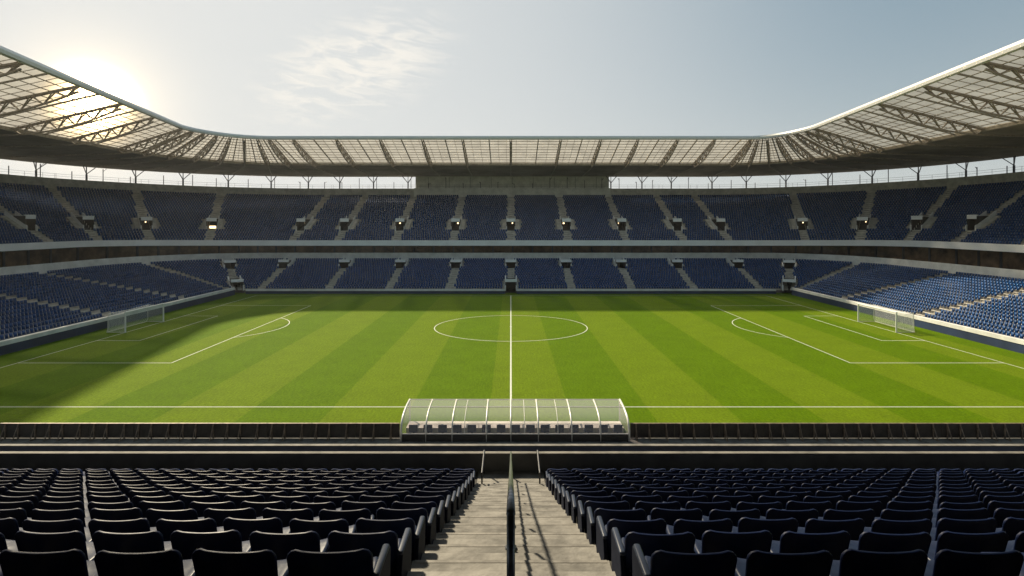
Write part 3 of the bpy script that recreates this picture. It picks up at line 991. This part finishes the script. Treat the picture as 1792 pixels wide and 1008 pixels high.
# handrail down the aisle
hr = thing('handrail', 'dark steel handrail down the middle of the concrete aisle', 'handrail', (0, 8, 0))
def aisle_z(d):
    for k in range(len(ROWS) - 1, -1, -1):
        if d >= ROWS[k] - 0.12: return EYE + top_h(ROWS[k]) - B_H + 0.01
    return 0
dpts = [2.3] + [3.9 + 1.5 * k for k in range(0, 7)] + [13.95]
rail = [(0, d, EYE + top_h(d) - B_H + 0.98) for d in dpts]
mb = MB(); mb.tube(rail, 0.02, 10); par(mb, 'top_rail', 'rail_steel', hr, smooth=True)
mb = MB(); mb.tube([(x, y, z - 0.42) for x, y, z in rail], 0.018, 8); par(mb, 'mid_rail', 'rail_steel', hr, smooth=True)
for (x, d, z) in rail:
    mb = MB(); mb.tube([(0, d, aisle_z(d) - 0.01), (0, d, z)], 0.018, 8)
    mb.tube([(0, d, aisle_z(d)), (0, d, aisle_z(d) + 0.02)], 0.06, 10)
    par(mb, 'post', 'rail_steel', hr, smooth=True)
for s in (-1, 1):
    er = thing('end_rail', 'short upright end rail at the %s foot of the concrete aisle' % ('left' if s < 0 else 'right'), 'handrail', (s * 0.8, 13.6, zl))
    mb = MB()
    x = s * 0.70
    mb.tube([(x, 13.0, zl - 0.01), (x, 13.0, zl + 0.55), (x, 14.1, zl + 0.62), (x, 14.2, zl + 0.30)], 0.022, 8)
    mb.tube([(x, 14.15, zl - 0.01), (x, 14.15, zl + 0.62)], 0.022, 8)
    par(mb, 'rail', 'dark_steel', er)

# ------------------------------------------------------------------ near seats
def backrest_mesh():
    """curved shell with rounded upper corners, slightly dipped top edge; z 0 = floor, faces +Y, back top at y 0"""
    me = bpy.data.meshes.new('backrest')
    nx, nz = 14, 10
    W2, ZB, ZT = 0.268, 0.16, B_H
    def outline(u, v):
        x = (u * 2 - 1)
        z = ZB + (ZT - ZB) * v
        wv = W2 * (0.94 + 0.06 * v)
        rc = 0.065
        # rounded upper corners
        edge = abs(x) * wv
        ztop = ZT - 0.009 * math.cos(x * math.pi * 0.5) - 0.006
        inx = wv - rc
        if edge > inx:
            q = min(1.0, (edge - inx) / rc)
            ztop = ztop + 0.006 - (rc - rc * math.sqrt(max(0, 1 - q * q)))
        z = ZB + (ztop - ZB) * v
        y = 0.10 - 0.10 * (v) - 0.026 * math.cos(x * math.pi * 0.5) + 0.02
        return (x * wv, y + 0.035 * v * v * 0, z)
    V = []; F = []
    us = [0.5 - 0.5 * math.cos(math.pi * i / nx) for i in range(nx + 1)]
    for i in range(nx + 1):
        for j in range(nz + 1):
            V.append(outline(us[i], j / nz))
    for i in range(nx):
        for j in range(nz):
            a = i * (nz + 1) + j
            F.append((a, a + nz + 1, a + nz + 2, a + 1))
    me.from_pydata(V, [], F)
    ob = bpy.data.objects.new('backrest', me)
    return me

def solid(me, th, mat_, bevel=0.012, name='x'):
    """thicken a sheet and round its edges, applied into the mesh"""
    import bmesh
    tmp = bpy.data.objects.new('tmp', me)
    COL.objects.link(tmp)
    m1 = tmp.modifiers.new('s', 'SOLIDIFY'); m1.thickness = th; m1.offset = 0
    m2 = tmp.modifiers.new('b', 'BEVEL'); m2.width = bevel; m2.segments = 3; m2.limit_method = 'ANGLE'; m2.angle_limit = R(50)
    dg_ = bpy.context.evaluated_depsgraph_get()
    ev = bpy.data.meshes.new_from_object(tmp.evaluated_get(dg_))
    COL.objects.unlink(tmp); bpy.data.objects.remove(tmp)
    ev.name = name
    ev.materials.clear(); ev.materials.append(MATS[mat_])
    ev.polygons.foreach_set('use_smooth', [True] * len(ev.polygons))
    return ev

def pan_mesh():
    me = bpy.data.meshes.new('pan')
    V = []; F = []
    nx, ny = 10, 8
    for i in range(nx + 1):
        for j in range(ny + 1):
            x = -1 + 2 * i / nx; v = j / ny
            wv = 0.235 * (1 - 0.10 * max(0, v - 0.7) / 0.3)
            V.append((x * wv, 0.06 + 0.40 * v, 0.27 + 0.03 * v - 0.02 * math.cos(x * math.pi / 2) + 0.015 * abs(x) ** 3 - 0.03 * max(0, v - 0.85) / 0.15))
    for i in range(nx):
        for j in range(ny):
            a = i * (ny + 1) + j
            F.append((a, a + ny + 1, a + ny + 2, a + 1))
    me.from_pydata(V, [], F)
    return me

back_me = solid(backrest_mesh(), 0.020, 'seat_near', 0.008, 'backrest')
pan_me = solid(pan_mesh(), 0.05, 'seat_pan', 0.02, 'seat_pan')
mb = MB()
mb.box(-0.05, 0.05, 0.10, 0.20, 0.0, 0.245); mb.box(-0.16, 0.16, 0.08, 0.24, -0.005, 0.02)
ped = mb.build('pedestal', 'dark_steel'); ped_me = ped.data; bpy.data.objects.remove(ped)
mb = MB()
mb.box(-0.225, 0.225, 0.025, 0.075, 0.215, 0.262)
hg = mb.build('hinge', 'dark_steel'); hg_me = hg.data; bpy.data.objects.remove(hg)
# aisle-side panel with its armrest
def end_meshes():
    mb = MB()
    pts = [(0.02, 0.0), (0.34, 0.0), (0.40, 0.10), (0.42, 0.40), (0.05, 0.42), (0.0, 0.30)]
    n = len(pts)
    P = [(-0.018, y, z) for y, z in pts] + [(0.018, y, z) for y, z in pts]
    mb.add(P, [tuple(range(n)), tuple(range(n, 2 * n))] + [(i, (i + 1) % n, n + (i + 1) % n, n + i) for i in range(n)])
    a = mb.build('side_panel', 'side_panel'); am = a.data
    bv = a.modifiers.new('b', 'BEVEL'); bv.width = 0.008; bv.segments = 2
    dg_ = bpy.context.evaluated_depsgraph_get(); am = bpy.data.meshes.new_from_object(a.evaluated_get(dg_)); bpy.data.objects.remove(a)
    mb = MB(); mb.frame_box((0, 0, 0), (1, 0, 0), (0, 1, 0), -0.025, 0.025, 0.02, 0.36, 0.422, 0.455)
    b_ = mb.build('armrest', 'armrest'); bv = b_.modifiers.new('b', 'BEVEL'); bv.width = 0.016; bv.segments = 3
    dg_ = bpy.context.evaluated_depsgraph_get(); bm_ = bpy.data.meshes.new_from_object(b_.evaluated_get(dg_)); bpy.data.objects.remove(b_)
    bm_.polygons.foreach_set('use_smooth', [True] * len(bm_.polygons))
    return am, bm_
side_me, arm_me = end_meshes()
side_me.name = 'side_panel'; arm_me.name = 'armrest'

SP = 0.60
cand = []
rest = []
for k, d in enumerate(ROWS):
    kk = k - 30
    if d < 1.0: continue
    zf = EYE + top_h(d) - B_H
    for s in (-1, 1):
        for i in range(60):
            x = s * (1.14 + SP * i)
            if abs(x) > XN - 1: continue
            vis = abs(x) - 0.3 < d * 0.955 and kk >= 0
            (cand if vis else rest).append((d, s, i, kk, x, zf))
cand.sort(key=lambda c: (c[3], abs(c[2])))
ind = cand[:300]
rest += cand[300:]
ROWN = ['bottom', 'second', 'third', 'fourth', 'fifth', 'sixth', 'seventh', 'eighth', 'ninth', 'tenth', 'eleventh', 'twelfth', 'thirteenth', 'fourteenth']
for (d, s, i, kk, x, zf) in ind:
    o = bpy.data.objects.new('stadium_seat', None)
    o.empty_display_size = 0.2
    jx = random.uniform(-0.006, 0.006)
    o.location = (x + jx, d, zf)
    o.rotation_euler = (R(random.uniform(-1.3, 1.3)), 0, R(random.uniform(-1.8, 1.8)))
    link(o)
    rowt = 'bottom row' if kk == 0 else '%s row from the bottom' % ROWN[kk]
    extra = 'with armrest, ' if i == 0 else ''
    tag(o, ('navy seat %s%s %s of the aisle, %s' % (extra, WORDS[min(i, 19)], 'left' if s < 0 else 'right', rowt)), 'seat', 'dark navy seats in the near rows')
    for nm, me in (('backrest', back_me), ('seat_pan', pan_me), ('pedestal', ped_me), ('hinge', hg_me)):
        link(bpy.data.objects.new(nm, me), o)
    if i == 0:
        for nm, me in (('side_panel', side_me), ('armrest', arm_me)):
            c = link(bpy.data.objects.new(nm, me), o)
            c.location = (-s * 0.285, 0, 0)

# ------------------------------------------------------------------ the remaining thousands of seats, one mass
def far_seat():
    V = []; F = []
    def bx(x0, x1, pts):      # prism along x with profile pts (y,z)
        n = len(pts); b0 = len(V)
        for x in (x0, x1): V.extend((x, y, z) for y, z in pts)
        for i in range(n): F.append((b0 + i, b0 + (i + 1) % n, b0 + n + (i + 1) % n, b0 + n + i))
        F.append(tuple(b0 + i for i in range(n))[::-1]); F.append(tuple(b0 + n + i for i in range(n)))
    bx(-0.22, 0.22, [(-0.02, 0.36), (0.03, 0.36), (-0.05, 0.86), (-0.11, 0.84)])
    bx(-0.21, 0.21, [(0.02, 0.36), (0.36, 0.42), (0.37, 0.36), (0.02, 0.30)])
    return np.array(V), F

def mass(name, groups):
    """groups: list of (template verts, faces, array Nx6 pos+tangent, material index)"""
    VV = []; LI = []; LT = []; MI = []; base_ = 0
    for (tv, tf, arr, mi, jit) in groups:
        N = len(arr); nv = len(tv)
        P = arr[:, :3]; T = arr[:, 3:].copy()
        if jit:
            a = rng.normal(0, jit, N)
            ca_, sa_ = np.cos(a), np.sin(a)
            T = np.stack((T[:, 0] * ca_ - T[:, 1] * sa_, T[:, 0] * sa_ + T[:, 1] * ca_, T[:, 2]), 1)
        Fw = np.stack((T[:, 1], -T[:, 0], np.zeros(N)), 1)          # facing the pitch
        X = P[:, None, :] + tv[None, :, 0:1] * T[:, None, :] + tv[None, :, 1:2] * Fw[:, None, :]
        X[:, :, 2] += tv[None, :, 2]
        VV.append(X.reshape(-1, 3))
        fl = np.array([i for f in tf for i in f]); ft_ = np.array([len(f) for f in tf])
        LI.append((np.arange(N)[:, None] * nv + fl[None, :] + base_).ravel())
        LT.append(np.tile(ft_, N))
        MI.append(np.full(N * len(tf), mi))
        base_ += N * nv
    V = np.concatenate(VV).astype(np.float32); LI = np.concatenate(LI).astype(np.int32); LT = np.concatenate(LT).astype(np.int32)
    me = bpy.data.meshes.new(name)
    me.vertices.add(len(V)); me.vertices.foreach_set('co', V.ravel())
    me.loops.add(len(LI)); me.loops.foreach_set('vertex_index', LI)
    me.polygons.add(len(LT))
    me.polygons.foreach_set('loop_start', np.concatenate(([0], np.cumsum(LT)[:-1])).astype(np.int32))
    me.polygons.foreach_set('loop_total', LT)
    me.polygons.foreach_set('material_index', np.concatenate(MI).astype(np.int32))
    me.update(calc_edges=True); me.validate()
    return me

tv, tf = far_seat()
lo_s = lower.seats(0.56, 1.45)
up_s = upper.seats(0.58, 2.35)
nb = np.array([(x, d, zf, -1.0, 0, 0) for (d, s, i, kk, x, zf) in rest])
# near template: the backrest and pan of the near seat
def me_arrays(*mes):
    V = []; F = []
    for me in mes:
        b0 = len(V)
        V += [tuple(v.co) for v in me.vertices]
        F += [tuple(b0 + i for i in p.vertices) for p in me.polygons]
    return np.array(V), F
def light_near():
    V = []; F = []
    prof_ = [(-0.25, 0.20), (-0.262, 0.53), (-0.235, 0.59), (-0.17, 0.61), (0, 0.60), (0.17, 0.61), (0.235, 0.59), (0.262, 0.53), (0.25, 0.20)]
    n = len(prof_)
    for dy in (0.0, 0.035):
        for x, z in prof_:
            v = (z - 0.2) / 0.42
            V.append((x, 0.12 - 0.10 * v - 0.045 * math.cos(x / 0.262 * math.pi / 2) + dy - 0.017, z))
    for i in range(n - 1): F.append((i, i + 1, n + i + 1, n + i))
    mid = 4
    for b0 in (0, n):
        for i in range(n - 1):
            if i + 1 <= mid: pass
        F.append((b0, b0 + 1, b0 + 2, b0 + 3, b0 + 4)); F.append((b0 + 4, b0 + 5, b0 + 6, b0 + 7, b0 + 8)); F.append((b0, b0 + 4, b0 + 8))
    b0 = len(V)
    V.extend([(-.235, .06, .25), (.235, .06, .25), (.22, .46, .29), (-.22, .46, .29), (-.235, .06, .30), (.235, .06, .30), (.22, .46, .33), (-.22, .46, .33)])
    for f in ((0, 3, 2, 1), (4, 5, 6, 7), (0, 1, 5, 4), (1, 2, 6, 5), (2, 3, 7, 6), (3, 0, 4, 7)): F.append(tuple(b0 + i for i in f))
    return np.array(V), F
lnv, lnf = light_near()
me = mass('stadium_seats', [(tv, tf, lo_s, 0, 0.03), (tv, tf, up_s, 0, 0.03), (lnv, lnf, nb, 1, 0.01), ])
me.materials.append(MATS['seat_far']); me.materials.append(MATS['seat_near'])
ms = link(bpy.data.objects.new('stadium_seats', me))
tag(ms, 'thousands of blue plastic seats filling the terraces all around', kind='stuff')
print('seats', len(lo_s), len(up_s), len(nb), 'near', len(cand))

# ------------------------------------------------------------------ air
mb = MB(); mb.box(-400, 400, -60, 420, -1.5, 60)
hz_ = bpy.data.materials.new('haze'); hz_.use_nodes = True; MATS['haze'] = hz_
for nd in list(hz_.node_tree.nodes): hz_.node_tree.nodes.remove(nd)
t = NT(hz_.node_tree)
o_ = t.n('ShaderNodeOutputMaterial'); pv = t.n('ShaderNodeVolumePrincipled')
pv.inputs['Color'].default_value = (0.88, 0.93, 1.0, 1)
pv.inputs['Density'].default_value = 0.00016
pv.inputs['Anisotropy'].default_value = 0.55
t.l(pv.outputs[0], o_.inputs['Volume'])
tag(mb.build('haze', 'haze'), 'thin warm evening haze in the stadium air', kind='stuff')
